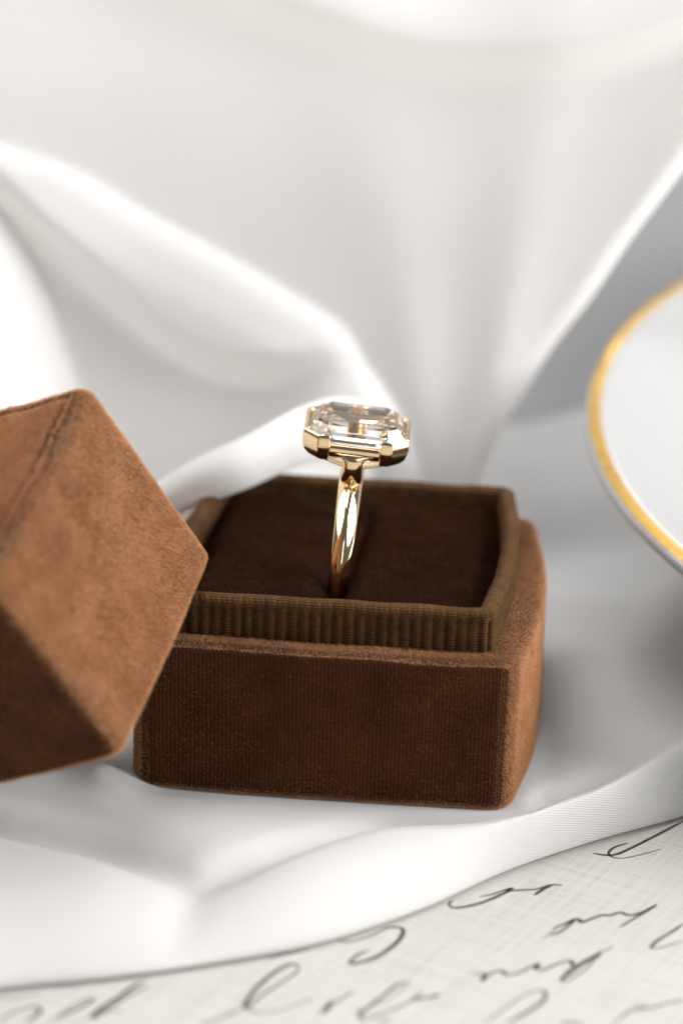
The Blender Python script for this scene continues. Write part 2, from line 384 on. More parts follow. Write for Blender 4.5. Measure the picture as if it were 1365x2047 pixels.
[(0.08,-42.68),(0.25,-42.17),(0.42,-41.67),(0.59,-41.17),(0.77,-40.68),(0.95,-40.21),(1.13,-39.75),(1.32,-39.32),(1.52,-38.93),(1.73,-38.59),(1.96,-38.29),(2.19,-38.03),(2.41,-37.83),(2.64,-37.68),(2.88,-37.58),(3.08,-37.54),(3.19,-37.57),(3.19,-37.7),(3.11,-37.91),(2.98,-38.17),(2.8,-38.46),(2.58,-38.8),(2.31,-39.19),(2.01,-39.6),(1.73,-39.99),(1.46,-40.38),(1.19,-40.76),(0.93,-41.13),(0.66,-41.51)],
[(7.24,-33.45),(7.06,-33.66),(6.88,-33.85),(6.7,-34.08),(6.5,-34.41),(6.27,-34.89),(6.03,-35.46),(5.78,-36.07),(5.51,-36.67),(5.2,-37.24),(4.87,-37.83),(4.54,-38.4),(4.27,-38.93),(4.04,-39.43),(3.85,-39.92),(3.7,-40.35),(3.64,-40.66),(3.68,-40.84),(3.81,-40.93),(3.96,-40.93),(4.08,-40.86),(4.14,-40.7),(4.18,-40.46),(4.22,-40.17),(4.31,-39.88),(4.46,-39.6),(4.64,-39.31),(4.84,-39.0),(5.05,-38.67),(5.24,-38.33),(5.43,-37.96),(5.64,-37.57),(5.88,-37.17),(6.15,-36.71),(6.47,-36.22),(6.78,-35.73),(7.07,-35.31),(7.32,-34.98),(7.55,-34.7),(7.77,-34.45),(7.99,-34.19)],
[(1.9,-42.27),(2.13,-42.06),(2.37,-41.85),(2.6,-41.65),(2.83,-41.45),(3.07,-41.27),(3.31,-41.1),(3.55,-40.94),(3.79,-40.77)],
[(4.49,-40.12),(4.66,-39.95),(4.83,-39.76),(5.0,-39.59),(5.19,-39.47),(5.41,-39.41),(5.65,-39.39),(5.9,-39.39),(6.14,-39.38)],
[(58.0,9.32),(57.2,8.24),(56.4,7.15),(55.62,6.08),(54.88,5.08),(54.15,4.11),(53.44,3.17),(52.78,2.31),(52.22,1.61),(51.8,1.09),(51.47,0.71),(51.19,0.42),(50.91,0.2),(50.63,0.04),(50.37,-0.05),(50.12,-0.08),(49.85,-0.09),(49.56,-0.07),(49.26,-0.01),(48.95,0.07),(48.65,0.14)],
[(52.2,3.13),(51.86,2.85),(51.5,2.58),(51.16,2.3),(50.88,2.0),(50.65,1.68),(50.46,1.34),(50.32,1.01),(50.24,0.69),(50.22,0.39),(50.26,0.1),(50.36,-0.15),(50.52,-0.34),(50.74,-0.48),(51.02,-0.56),(51.35,-0.58),(51.72,-0.51),(52.13,-0.33),(52.58,-0.06),(53.07,0.27),(53.56,0.62),(54.07,0.99),(54.61,1.41),(55.15,1.85),(55.69,2.28)],
[(37.47,-11.49),(37.78,-11.31),(38.09,-11.14),(38.41,-10.95),(38.72,-10.73),(39.04,-10.46),(39.36,-10.14),(39.67,-9.84),(39.95,-9.58),(40.2,-9.36),(40.43,-9.17),(40.61,-9.04),(40.7,-9.01),(40.62,-9.13),(40.42,-9.38),(40.24,-9.63),(40.22,-9.76),(40.41,-9.74),(40.73,-9.62),(41.11,-9.47),(41.49,-9.34),(41.86,-9.25),(42.25,-9.18),(42.64,-9.08),(43.03,-8.93),(43.42,-8.66),(43.81,-8.3),(44.19,-7.96),(44.54,-7.72),(44.86,-7.62),(45.15,-7.61),(45.43,-7.64),(45.71,-7.65)],
[(44.55,-7.83),(44.36,-8.07),(44.18,-8.29),(44.0,-8.53),(43.8,-8.81),(43.6,-9.13),(43.39,-9.5),(43.17,-9.87),(42.96,-10.24)]]

# ------------------------------------------------------------------ shape builders
def outline(w, d, r, bow, inset=0.0, step=0.5, cx=0.0, cy=0.0):
    """rounded rectangle w x d with its sides bowed outwards; bow = (front, right, back, left).
    Returns points (n,2), outward normals, arc length. Same n for every inset."""
    pts, nor = [], []
    n_side = (max(8, int(w / step)), max(8, int(d / step)))
    if inset > 1.0:          # a deep inset is a smaller outline of its own, with a tighter corner
        k = inset
        w, d, r = w - 2 * k, d - 2 * k, max(r - k, 0.3)
        cx, cy, inset = cx + k, cy + k, 0.0
    corners = [(w - r, r, -90), (w - r, d - r, 0), (r, d - r, 90), (r, r, 180)]
    sides = [((r, 0), (w - r, 0), (0, -1), bow[0]), ((w, r), (w, d - r), (1, 0), bow[1]),
             ((w - r, d), (r, d), (0, 1), bow[2]), ((0, d - r), (0, r), (-1, 0), bow[3])]
    for k in range(4):
        (ax, ay), (bx, by), (nx, ny), bw = sides[k]
        n = n_side[k % 2]
        L = math.hypot(bx - ax, by - ay)
        for i in range(n):
            t = i / n
            o = bw * math.sin(math.pi * t) ** 1.0
            sl = -bw * math.pi / L * math.cos(math.pi * t)
            tx, ty = (bx - ax) / L, (by - ay) / L
            m = math.hypot(1, sl)
            N = ((nx + tx * sl) / m, (ny + ty * sl) / m)
            pts.append((ax + (bx - ax) * t + nx * o, ay + (by - ay) * t + ny * o)); nor.append(N)
        c = corners[k]
        na = 8
        for i in range(na):
            a = math.radians(c[2] + 90 * i / na)
            pts.append((c[0] + r * math.cos(a), c[1] + r * math.sin(a))); nor.append((math.cos(a), math.sin(a)))
    pts, nor = np.array(pts), np.array(nor)
    # smooth the normals so that insets stay clean
    for _ in range(2):
        nor = nor + 0.5 * (np.roll(nor, 1, 0) + np.roll(nor, -1, 0))
        nor /= np.linalg.norm(nor, axis=1)[:, None]
    if isinstance(inset, (int, float)):
        q = pts - nor * inset
    q = q + np.array([cx, cy])
    arc = np.concatenate([[0], np.cumsum(np.linalg.norm(np.diff(pts, axis=0), axis=1))])
    return q, nor, arc

def resample_closed(p, n):
    q = np.vstack([p, p[:1]])
    s = np.concatenate([[0], np.cumsum(np.linalg.norm(np.diff(q, axis=0), axis=1))])
    t = np.linspace(0, s[-1], n, endpoint=False)
    return np.stack([np.interp(t, s, q[:, 0]), np.interp(t, s, q[:, 1])], 1), t

def rings_mesh(name, rings, mat, parent, cap_start=True, cap_end=True, uvs=None, smooth=True, sharp=None, flip=False):
    n = len(rings[0])
    V = np.vstack(rings)
    F = grid_faces(n, len(rings), True, flip)
    def cap(k, rev):
        idx = list(range(k * n, k * n + n))
        F.append(tuple(idx[::-1] if rev else idx))
    if cap_start: cap(0, not flip)
    if cap_end: cap(len(rings) - 1, flip)
    return mesh(name, V, F, mat, parent, smooth, uvs, sharp)

def pile(name, src, mat, parent, per_mm2, length, width, lay, lay_strength, keep=None, tilt_noise=0.5, seed=1, kindlabel=None, xf=None):
    """Short velvet fibres as single thin triangles rooted on the faces of mesh object src (positions in mm)."""
    rng = np.random.default_rng(seed)
    me = src.data
    me.calc_loop_triangles()
    nt = len(me.loop_triangles)
    ti = np.empty(nt * 3, dtype=np.int32); me.loop_triangles.foreach_get('vertices', ti); ti = ti.reshape(-1, 3)
    co = np.empty(len(me.vertices) * 3); me.vertices.foreach_get('co', co); co = co.reshape(-1, 3) / MM
    vn = np.empty(len(me.vertices) * 3); me.vertices.foreach_get('normal', vn); vn = vn.reshape(-1, 3)
    a, b, c = co[ti[:, 0]], co[ti[:, 1]], co[ti[:, 2]]
    fn = np.cross(b - a, c - a)
    ar = np.linalg.norm(fn, axis=1) / 2
    N = int(ar.sum() * per_mm2)
    pick = rng.choice(nt, N, p=ar / ar.sum())
    u, v = rng.random(N), rng.random(N)
    sw = u + v > 1
    u[sw], v[sw] = 1 - u[sw], 1 - v[sw]
    w = 1 - u - v
    T = ti[pick]
    p = co[T[:, 0]] * w[:, None] + co[T[:, 1]] * u[:, None] + co[T[:, 2]] * v[:, None]
    n = vn[T[:, 0]] * w[:, None] + vn[T[:, 1]] * u[:, None] + vn[T[:, 2]] * v[:, None]
    n /= np.linalg.norm(n, axis=1)[:, None] + 1e-9
    if keep is not None:
        k = keep(p, n, rng)
        p, n = p[k], n[k]
    N = len(p)
    lay = np.asarray(lay, float)
    fld = np.stack([vnoise(p, 6.0, 1), vnoise(p, 6.0, 2), vnoise(p, 6.0, 3)], 1) + 0.5 * np.stack([vnoise(p, 1.7, 4), vnoise(p, 1.7, 5), vnoise(p, 1.7, 6)], 1)
    if callable(lay_strength): lay_strength = lay_strength(p, n)[:, None]
    d = n + lay * lay_strength + fld * tilt_noise + rng.normal(0, 0.16, (N, 3))
    dn = (d * n).sum(1)
    d += n * np.maximum(0.30 - dn, 0)[:, None]
    d /= np.linalg.norm(d, axis=1)[:, None]
    if callable(length): length = length(p, n)
    L = length * rng.uniform(0.55, 1.15, N)
    side = np.cross(d, rng.normal(0, 1, (N, 3)))
    side /= np.linalg.norm(side, axis=1)[:, None] + 1e-9
    hw = width * 0.5 * rng.uniform(0.7, 1.3, N)
    root = p - n * 0.05
    V = np.empty((N, 3, 3))
    V[:, 0] = root + side * hw[:, None]
    V[:, 1] = root - side * hw[:, None]
    V[:, 2] = p + d * L[:, None]
    V *= MM
    m2 = bpy.data.meshes.new(name)
    m2.vertices.add(N * 3); m2.vertices.foreach_set('co', V.ravel())
    m2.loops.add(N * 3); m2.loops.foreach_set('vertex_index', np.arange(N * 3, dtype=np.int32))
    m2.polygons.add(N); m2.polygons.foreach_set('loop_start', np.arange(0, N * 3, 3, dtype=np.int32))
    m2.update(calc_edges=True)
    m2.materials.append(mat)
    o = bpy.data.objects.new(name, m2)
    COL.objects.link(o)
    o.parent = parent
    o['kind'] = 'stuff'
    return o

# ------------------------------------------------------------------ ring box base
BW, BD, BH, LH = 40.0, 45.3, 16.6, 21.1
base = empty('open_ring_box', (BW / 2, BD / 2, 0))
tag(base, 'open brown velvet box with ribbon lip and dark cushion holding the gold ring', 'ring box')

def loc(parent_loc, pts):
    return np.asarray(pts) - np.array(parent_loc)

B0 = (BW / 2, BD / 2, 0)
BOW = (0.4, 1.7, 0.8, 1.0)

def body_rings():
    rr = []
    e = 1.05
    prof = [(2.2, 0.0), (1.2, 0.0)]
    for a in np.linspace(0, 90, 6)[1:]:
        prof.append((e * (1 - math.sin(math.radians(a))), e * (1 - math.cos(math.radians(a)))))
    for z in np.linspace(e, BH - e, 10)[1:]:
        prof.append((0.0, z))
    for a in np.linspace(0, 90, 7)[1:]:
        prof.append((e * (1 - math.cos(math.radians(a))), BH - e + e * math.sin(math.radians(a))))
    prof += [(2.2, BH - 0.02), (3.4, BH - 0.15)]
    for ins, z in prof:
        q, nr, arc = outline(BW, BD, 2.6, BOW, ins)
        # soft, hand wrapped: slight waviness of faces
        p3 = np.column_stack([q, np.full(len(q), z)])
        wob = vnoise(p3, 9.0, 5) * 0.12 + vnoise(p3, 3.0, 6) * 0.05
        p3[:, :2] += nr * wob[:, None]
        p3[:, 2] += (vnoise(p3, 7.0, 8) * 0.15) * (1 if z > BH / 2 else 0.0)
        rr.append(loc(B0, p3))
    return rr
body = rings_mesh('body', body_rings(), M['velvet'], base)

def keep_body(p, n, rng):
    # vertical wales of the velvet's backing on the upright faces
    x = np.where(np.abs(n[:, 1]) > 0.7, p[:, 0], p[:, 1])
    wale = 0.5 + 0.5 * np.cos(2 * np.pi * (x / 0.42))
    up = np.abs(n[:, 2]) > 0.6
    edge = (np.abs(n[:, 2]) > 0.25) | ((np.abs(n[:, 0]) > 0.25) & (np.abs(n[:, 1]) > 0.25))
    pr = np.where(up | edge, 1.0, np.where(n[:, 1] < -0.85, 0.05 + 0.24 * wale, 0.9))  # front pile thinned so that face comes out dark, as if shaded
    patch = 0.8 + 0.35 * vnoise(p, 4.0, 11)
    hidden = (p[:, 2] < 0.1) | ((n[:, 2] > 0.9) & (np.abs(p[:, 0]) < BW / 2 - 3.2) & (np.abs(p[:, 1]) < BD / 2 - 3.4)) | (n[:, 1] > 0.8)
    return (rng.random(len(p)) < pr * patch) & ~hidden
pile('velvet_pile', body, M['pile'], base, 200, lambda p, n: np.where(n[:, 1] < -0.85, 0.13, 0.42), 0.038, (0.0, -0.35, -1.0), lambda p, n: np.where(n[:, 1] < -0.75, 0.0, 1.3), keep_body, 0.26, 3)

# --- the ribbon lip: corrugated wall with a rolled hem on top
def liner():
    G, T = 2.6, 1.85
    q0, nr0, _ = outline(BW - 2 * G, BD - 2 * G, 1.7, (0.3, 1.2, 0.4, 0.8), 0.0, 0.5, G, G)
    n = 1300
    q, s = resample_closed(q0, n)
    tg = np.roll(q, -1, 0) - np.roll(q, 1, 0)
    for _ in range(12):
        tg = tg + np.roll(tg, 1, 0) + np.roll(tg, -1, 0)
        tg /= np.linalg.norm(tg, axis=1)[:, None]
    nr = np.column_stack([tg[:, 1], -tg[:, 0]])
    ribp = 1.16
    sw = s + 0.22 * vnoise(np.column_stack([q, np.zeros(n)]), 3.5, 25)
    rib = (0.85 + 0.15 * vnoise(np.column_stack([q, np.ones(n)]), 2.0, 26)) * np.abs(np.sin(np.pi * sw / ribp)) ** 0.55           # round ribs, pinched between
    z0, z1 = 16.2, LH
    rows, uv = [], []
    v = 0.0
    prof = [(0.0, z0)]
    prof += [(0.0, z) for z in np.linspace(z0, z1 - 1.0, 16)[1:]]
    r = T / 2
    for a in np.linspace(0, 180, 13)[1:]:
        prof.append((r * (1 - math.cos(math.radians(a))), z1 - 0.8 + 0.8 * math.sin(math.radians(a))))
    prof += [(T, z) for z in (z1 - 1.5, z1 - 3.0, z1 - 4.9)]
    last = prof[0]
    for ins, z in prof:
        v += math.hypot(ins - last[0], z - last[1]); last = (ins, z)
        outer = 1.0 if (ins < 0.1 and z < z1 - 1.2) else (0.25 if ins < T - 0.1 else 0.1)
        amp = 0.5 * outer
        small = 0.06 * np.sin(2 * np.pi * s / (ribp / 2) + 6 * z) * (1 if outer < 0.5 else 0.2)
        p3 = np.column_stack([q, np.full(n, z)])
        off = -ins + amp * (rib - 1) + small + vnoise(p3, 5.0, 21) * 0.10
        p = np.column_stack([q + nr * off[:, None], np.full(n, z)])
        p[:, 2] += vnoise(p3, 4.0, 22) * 0.13 * (z > z1 - 1.5) + (0.07 * rib * (z > z1 - 1.2))
        rows.append(loc(B0, p))
        uv += [(a, v) for a in s]
    return rings_mesh('ribbon_lip', rows, M['ribbon'], base, False, False, uv)
lip = liner()

# --- the two dark velvet cushions with the slot between them
def cushion(x0, x1, bend):
    y0, y1 = 4.5, BD - 4.5
    w, d = x1 - x0, y1 - y0
    nx, ny = 40, 90
    V = []
    for j in range(ny):
        for i in range(nx):
            u, v = i / (nx - 1), j / (ny - 1)
            x, y = x0 + w * u, y0 + d * v
            ex = min(u, 1 - u) * w
            ey = min(v, 1 - v) * d
            rx, ry = 2.6, (4.5 if v < 0.5 else 2.0)
            fx = math.sqrt(max(0, 1 - (1 - min(ex / rx, 1)) ** 2)) if ex < rx else 1
            fy = math.sqrt(max(0, 1 - (1 - min(ey / ry, 1)) ** 2)) if ey < ry else 1
            z = 15.8 + 3.5 * min(fx, 1) * (0.35 + 0.65 * fy)
            z += 0.35 * math.sin(math.pi * u) * math.sin(math.pi * v)
            es = (x1 - x) if bend > 0 else (x - x0)
            z += 0.55 * math.exp(-((y - 13) / 5.0) ** 2) * math.exp(-((es - 2.2) / 2.4) ** 2)
            V.append((x, y, z))
    V = np.array(V)
    V[:, 2] += vnoise(V, 5.0, 31) * 0.25 + vnoise(V, 1.8, 32) * 0.08
    # the slot gapes a little round the ring
    yc = 22.0
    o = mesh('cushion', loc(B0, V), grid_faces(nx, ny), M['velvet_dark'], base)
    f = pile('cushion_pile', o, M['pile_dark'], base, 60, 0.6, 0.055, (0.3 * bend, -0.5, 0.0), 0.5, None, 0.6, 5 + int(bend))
    f.parent = o
    return o
cushion(4.3, 19.35, 1)
cushion(20.75, 36.2, -1)

# ---- lid, tipped over on the left of the base, its rim leaning on the ribbon lip
lid_rot = Matrix(((-0.857890, -0.162615, -0.487423), (0.325023, -0.906449, -0.269647), (-0.397976, -0.389751, 0.830487)))
LW, LD, LHT = 32.0, 30.0, 23.9
LP0 = Vector((-4.15, 0.9, 44.1))
lo = Vector((LW / 2, LD / 2, -LHT))
lid = empty('velvet_cover', tuple(LP0 + lid_rot @ lo), lid_rot)
tag(lid, 'brown velvet box cover tipped over, leaning on the left edge of the open box', 'box cover')
LB = (0.3, 0.3, 0.4, 0.25)

def lid_ring(ins, z, amp=1.0):
    q, nr, arc = outline(LW, LD, 1.9, LB, ins)
    p3 = np.column_stack([q, np.full(len(q), z)])
    wob = (vnoise(p3, 9.0, 41) * 0.16 + vnoise(p3, 3.5, 42) * 0.07) * amp
    p3[:, :2] += nr * wob[:, None]
    p3[:, 2] += vnoise(p3, 6.0, 43) * 0.12 * amp
    return p3 - np.array(lo)

rr = [lid_ring(2.6, -4.0, 0), lid_ring(2.4, -LHT + 0.8, 0)]
for a in np.linspace(0, 180, 9):
    rr.append(lid_ring(1.2 + 1.2 * math.cos(math.radians(a)), -LHT + 0.8 - 0.8 * math.sin(math.radians(a)), 0.6))
for z in np.linspace(-LHT + 0.8, -1.7, 16)[1:]:
    rr.append(lid_ring(0.0, z))
e = 1.5
for a in np.linspace(0, 90, 8)[1:]:
    rr.append(lid_ring(e * (1 - math.cos(math.radians(a))), -1.5 + e * math.sin(math.radians(a))))
rr.append(lid_ring(1.75, -0.15)); rr.append(lid_ring(1.95, -0.7)); rr.append(lid_ring(2.2, -1.0)); rr.append(lid_ring(3.0, -1.0))
lid_body = rings_mesh('lid_body', rr, M['velvet'], lid)

pr = []
for ins, z in [(2.0, -0.95), (1.95, -0.5), (2.1, -0.15), (2.6, 0.05), (3.6, 0.12), (6, 0.2), (9, 0.25), (12, 0.28)]:
    pr.append(lid_ring(ins, z, 0.8 if ins < 3 else 0.3))
panel = rings_mesh('top_panel', pr, M['velvet'], lid, cap_start=False)

def keep_lid(p, n, rng):
    inside = (np.abs(p[:, 0]) < LW / 2 - 1.9) & (np.abs(p[:, 1]) < LD / 2 - 1.9) & (p[:, 2] < LHT - 1.6)
    return ~inside & (p[:, 0] < LW / 2 - 4) & (rng.random(len(p)) < 1.0 - 0.82 * np.clip((n[:, 1] - 0.55) / 0.42, 0, 1))  # pile thinned on the wall facing front and down, standing in for shade
pile('velvet_pile', lid_body, M['pile'], lid, 190, lambda p, n: 0.45 - 0.30 * np.clip((n[:, 1] - 0.55) / 0.42, 0, 1), 0.05, (0.0, 0.3, -1.0), lambda p, n: np.where(n[:, 1] > 0.75, 0.0, 1.4), keep_lid, 0.7, 9)
pile('velvet_pile', panel, M['pile'], lid, 190, 0.45, 0.05, (0.5, 0.5, 0.0), 0.8, None, 0.65, 10)

# ------------------------------------------------------------------ the ring
rz, ry, rx = math.radians(3.6), math.radians(5.0), math.radians(4)
ring_rot = Matrix.Rotation(rz, 3, 'Z') @ Matrix.Rotation(ry, 3, 'Y') @ Matrix.Rotation(rx, 3, 'X')
ring = empty('gold_ring', (19.4, 23.05, 18.8), ring_rot)
tag(ring, 'polished yellow gold ring with a long step-cut clear stone, standing in the dark cushion slot', 'ring')

def shank():
    RO, RI = 11.4, 9.75
    n = 160
    V = []
    # knife edged section: (x as a share of half width, radius between inner 0 and outer 1)
    sec = [(-0.72, 0.0), (-0.93, 0.14), (-1.0, 0.36), (-0.90, 0.58), (-0.35, 0.93), (-0.08, 1.0), (0.20, 0.97), (0.88, 0.60), (1.0, 0.36), (0.93, 0.14), (0.72, 0.0)]
    for k in range(n):
        th = 2 * math.pi * k / n
        top = 0.5 + 0.5 * math.cos(th)
        hw = 1.02 + 0.30 * top ** 1.1
        th_ = 0.0
        for sx, sr in sec:
            r = RI + (RO - RI) * sr * (0.92 + 0.16 * top)
            V.append((hw * sx, -r * math.sin(th), r * math.cos(th)))
    m = len(sec)
    F = grid_faces(m, n + 1, True)
    F = [tuple(i % (m * n) for i in f) for f in F]
    o = mesh('shank', V, F, M['gold'], ring, True, None, 50)
    s = o.modifiers.new('subsurf', 'SUBSURF'); s.levels = 1; s.render_levels = 2
    return o
shank()

HZ = 1.8                        # how far the head stands above the drawing height of its sections
def sweep_section(name, path, sec, mat, closed=False, bev=0.06):
    """path: list of (x,y); sec: list of (offset outwards, z). Mitred."""
    n = len(path)
    V = []
    P2 = [Vector(p) for p in path]
    for i in range(n):
        if closed:
            a, b = P2[i] - P2[i - 1], P2[(i + 1) % n] - P2[i]
        else:
            a = P2[i] - P2[i - 1] if i else P2[1] - P2[0]
            b = P2[i + 1] - P2[i] if i < n - 1 else P2[-1] - P2[-2]
        a.normalize(); b.normalize()
        na, nb = Vector((a.y, -a.x)), Vector((b.y, -b.x))
        mm = (na + nb)
        mm = mm / mm.length
        k = 1 / max(0.5, mm.dot(na))
        for o, z in sec:
            q = P2[i] + mm * (o * k)
            V.append((q.x, q.y, z + HZ))
    m = len(sec)
    F = []
    rng_ = n if closed else n - 1
    for i in range(rng_):
        for j in range(m):
            F.append((i * m + j, ((i + 1) % n) * m + j, ((i + 1) % n) * m + (j + 1) % m, i * m + (j + 1) % m))
    if not closed:
        F.append(tuple(range(m))); F.append(tuple(range((n - 1) * m, n * m))[::-1])
    o = mesh(name, V, F, mat, ring, True, None, None)
    bm = bmesh.new(); bm.from_mesh(o.data); bmesh.ops.recalc_face_normals(bm, faces=bm.faces); bm.to_mesh(o.data); bm.free()
    bevel(o, bev, 3, 25)
    return o

AX, AY, CC = 5.7, 4.75, 1.75
for sgn in (1, -1):
    path = [(2.7, -AY), (AX - CC, -AY), (AX, -AY + CC), (AX, AY - CC), (AX - CC, AY), (2.7, AY)]
    if sgn < 0: path = [(-x, -y) for x, y in path]
    sec = [(-0.60, 13.62), (-0.34, 13.86), (-0.10, 13.76), (0.02, 13.2), (0.0, 12.3), (-0.30, 11.35), (-0.85, 10.75), (-1.25, 10.9), (-1.05, 12.4)]
    sweep_section('bezel', path, sec, M['gold'], bev=0.22)
for sgn in (1, -1):
    path = [(-2.78, -AY + 0.12), (2.78, -AY + 0.12)]
    if sgn < 0: path = [(-x, -y) for x, y in path]
    sec = [(-0.85, 12.75), (-0.35, 12.85), (-0.02, 12.55), (-0.05, 11.9), (-0.35, 11.35), (-0.9, 11.3)]
    sweep_section('gallery_rail', path, sec, M['gold'], bev=0.22)

def cradle():
    nx, ny = 25, 7
    V = []
    for s in (0, 1):
        for j in range(ny):
            for i in range(nx):
                u = -1 + 2 * i / (nx - 1); v = -1 + 2 * j / (ny - 1)
                x = 5.1 * u
                y = 2.9 * v * (1 - 0.10 * abs(u))
                z = 9.75 + 1.35 * abs(u) ** 1.6 + 0.35 * v * v - (0.45 if s else 0)
                V.append((x, y, z + HZ))
    F = grid_faces(nx, ny)
    k = nx * ny
    F += [tuple(a + k for a in f[::-1]) for f in grid_faces(nx, ny)]
    for i in range(nx - 1):
        F.append((i + 1, i, k + i, k + i + 1)); a = (ny - 1) * nx
        F.append((a + i, a + i + 1, k + a + i + 1, k + a + i))
    for j in range(ny - 1):
        a, b = j * nx, (j + 1) * nx
        F.append((a, b, k + b, k + a)); a += nx - 1; b += nx - 1
        F.append((b, a, k + a, k + b))
    o = mesh('cradle', V, F, M['gold'], ring, True, None, 40)
    bevel(o, 0.12, 3, 30)
cradle()

def post(sg):
    # arm from the shoulder of the shank up to the gallery, flaring into it
    st = [(-3.2, 10.25, 1.18, 0.85), (-3.95, 10.75, 1.13, 0.78), (-4.35, 11.5, 1.08, 0.72), (-4.52, 12.2, 1.05, 0.68), (-4.6, 12.9, 1.05, 0.62), (-4.6, 13.3, 1.15, 0.55), (-4.5, 13.5, 1.8, 0.48), (-4.4, 13.6, 2.7, 0.42)]
    V = []
    sec = []
    for k in range(16):
        a = 2 * math.pi * k / 16
        c, s = math.cos(a), math.sin(a)
        sec.append((math.copysign(abs(c) ** 0.8, c), math.copysign(abs(s) ** 0.8, s)))
    for i, (y, z, w, t) in enumerate(st):
        y0, z0 = st[max(i - 1, 0)][:2]; y1, z1 = st[min(i + 1, len(st) - 1)][:2]
        ty, tz = y1 - y0, z1 - z0
        L = math.hypot(ty, tz); ty /= L; tz /= L
        for c, s in sec:
            V.append((w * c, sg * (y + s * t * -tz), z + s * t * ty))
    m = len(sec)
    F = grid_faces(m, len(st), True)
    F.append(tuple(range(m))[::-1]); F.append(tuple(range((len(st) - 1) * m, len(st) * m)))
    o = mesh('shoulder', V, F, M['gold'], ring, True, None, 60)
    bm = bmesh.new(); bm.from_mesh(o.data); bmesh.ops.recalc_face_normals(bm, faces=bm.faces); bm.to_mesh(o.data); bm.free()
    s = o.modifiers.new('subsurf', 'SUBSURF'); s.levels = 1; s.render_levels = 2
post(1); post(-1)

def stone():
    GX, GY, GC = 5.2, 4.22, 1.6
    def octo(d, z):
        x, y = GX - d, GY - d
        c = max(0.12, GC - d * 0.586)
        x = max(x, 0.3); y = max(y, 0.02)
        if y < c: c = y * 0.9
        return [(x - c, -y, z), (x, -y + c, z), (x, y - c, z), (x - c, y, z), (-x + c, y, z), (-x, y - c, z), (-x, -y + c, z), (-x + c, -y, z)]
    g = 13.35 + HZ
    lay = [octo(3.7, g - 3.3), octo(2.5, g - 2.7), octo(1.3, g - 1.75), octo(0.45, g - 0.7), octo(0.0, g - 0.08), octo(0.0, g + 0.08), octo(0.40, g + 0.68), octo(0.92, g + 1.2), octo(1.45, g + 1.56)]
    V = [p for L in lay for p in L]
    F = []
    for j in range(len(lay) - 1):
        for i in range(8):
            F.append((j * 8 + i, j * 8 + (i + 1) % 8, (j + 1) * 8 + (i + 1) % 8, (j + 1) * 8 + i))
    F.append(tuple(range(8))[::-1]); F.append(tuple(range((len(lay) - 1) * 8, len(lay) * 8)))
    o = mesh('stone', V, F, M['diamond'], ring, False)
    bm = bmesh.new(); bm.from_mesh(o.data); bmesh.ops.recalc_face_normals(bm, faces=bm.faces); bm.to_mesh(o.data); bm.free()
    return o
stone()

# ------------------------------------------------------------------ the satin cloth
def interp_smooth(xs, ys, x):
    """cubic Hermite through the knots"""
    xs, ys = np.asarray(xs, float), np.asarray(ys, float)
    m = np.gradient(ys, xs)
    i = np.clip(np.searchsorted(xs, x) - 1, 0, len(xs) - 2)
    h = xs[i + 1] - xs[i]
    t = np.clip((x - xs[i]) / h, 0, 1)
    return ((2 * t ** 3 - 3 * t ** 2 + 1) * ys[i] + (t ** 3 - 2 * t ** 2 + t) * h * m[i] + (-2 * t ** 3 + 3 * t ** 2) * ys[i + 1] + (t ** 3 - t ** 2) * h * m[i + 1])

def sstep(a, b, x):
    t = np.clip((x - a) / (b - a), 0, 1)
    return t * t * (3 - 2 * t)

def poly_dist(px, py, pl):
    pl = np.asarray(pl, float)
    # smooth the control polyline
    q = pl
    for _ in range(3):
        a = q[:-1] * 0.75 + q[1:] * 0.25
        b = q[:-1] * 0.25 + q[1:] * 0.75
        q = np.vstack([q[:1], np.stack([a, b], 1).reshape(-1, 2), q[-1:]])
    best = np.full(px.shape, 1e9); side = np.zeros(px.shape)
    for i in range(len(q) - 1):
        ax, ay = q[i]; bx, by = q[i + 1]
        dx, dy = bx - ax, by - ay
        L2 = dx * dx + dy * dy + 1e-12
        t = np.clip(((px - ax) * dx + (py - ay) * dy) / L2, 0, 1)
        ex, ey = px - (ax + t * dx), py - (ay + t * dy)
        d = np.hypot(ex, ey)
        s = dx * ey - dy * ex
        k = d < best - 1e-9
        best = np.where(k, d, best); side = np.where(k, np.sign(s), side)
    return best * side                   # positive on the left of the direction of travel

def roll(s, w):
    t = np.clip(s / w, 0, 1)
    return np.sqrt(np.clip(1 - (1 - t) ** 2, 0, 1))

cloth = empty('satin_cloth', (20, -4, -4))
tag(cloth, 'white satin cloth under and behind the ring box, heaped in soft rolling folds', 'cloth')
CL = (20, -4, -4)

EX = [-165, -80, -40, -11.9, -5.6, 3.2, 11.2, 24.7, 32.4, 39.4, 48.3, 58.0, 65.4, 100, 150]
EY = [-75, -60, -50, -41.1, -37.8, -34.5, -30.9, -22.8, -15.3, -6.7, 1.9, 9.8, 16.9, 48, 95]
RX_ = [-165, -80, -40, -15.0, -9.6, 0.7, 6.5, 10.0, 13.5, 18.0, 24.4, 39.1, 49.1, 57.7, 65.2, 100, 150]
RY_ = [-24, -20, -18, -18.1, -19.5, -20.9, -22.3, -23.0, -20.8, -16.8, -11.8, -4.9, 4.0, 15.4, 24.7, 58, 104]
RZ_ = [2.6, 2.6, 2.6, 2.4, 2.3, 1.2, -0.3, -1.3, -0.5, 0.7, 1.7, 1.4, 1.6, 2.4, 2.4, 2.0, 2.0]

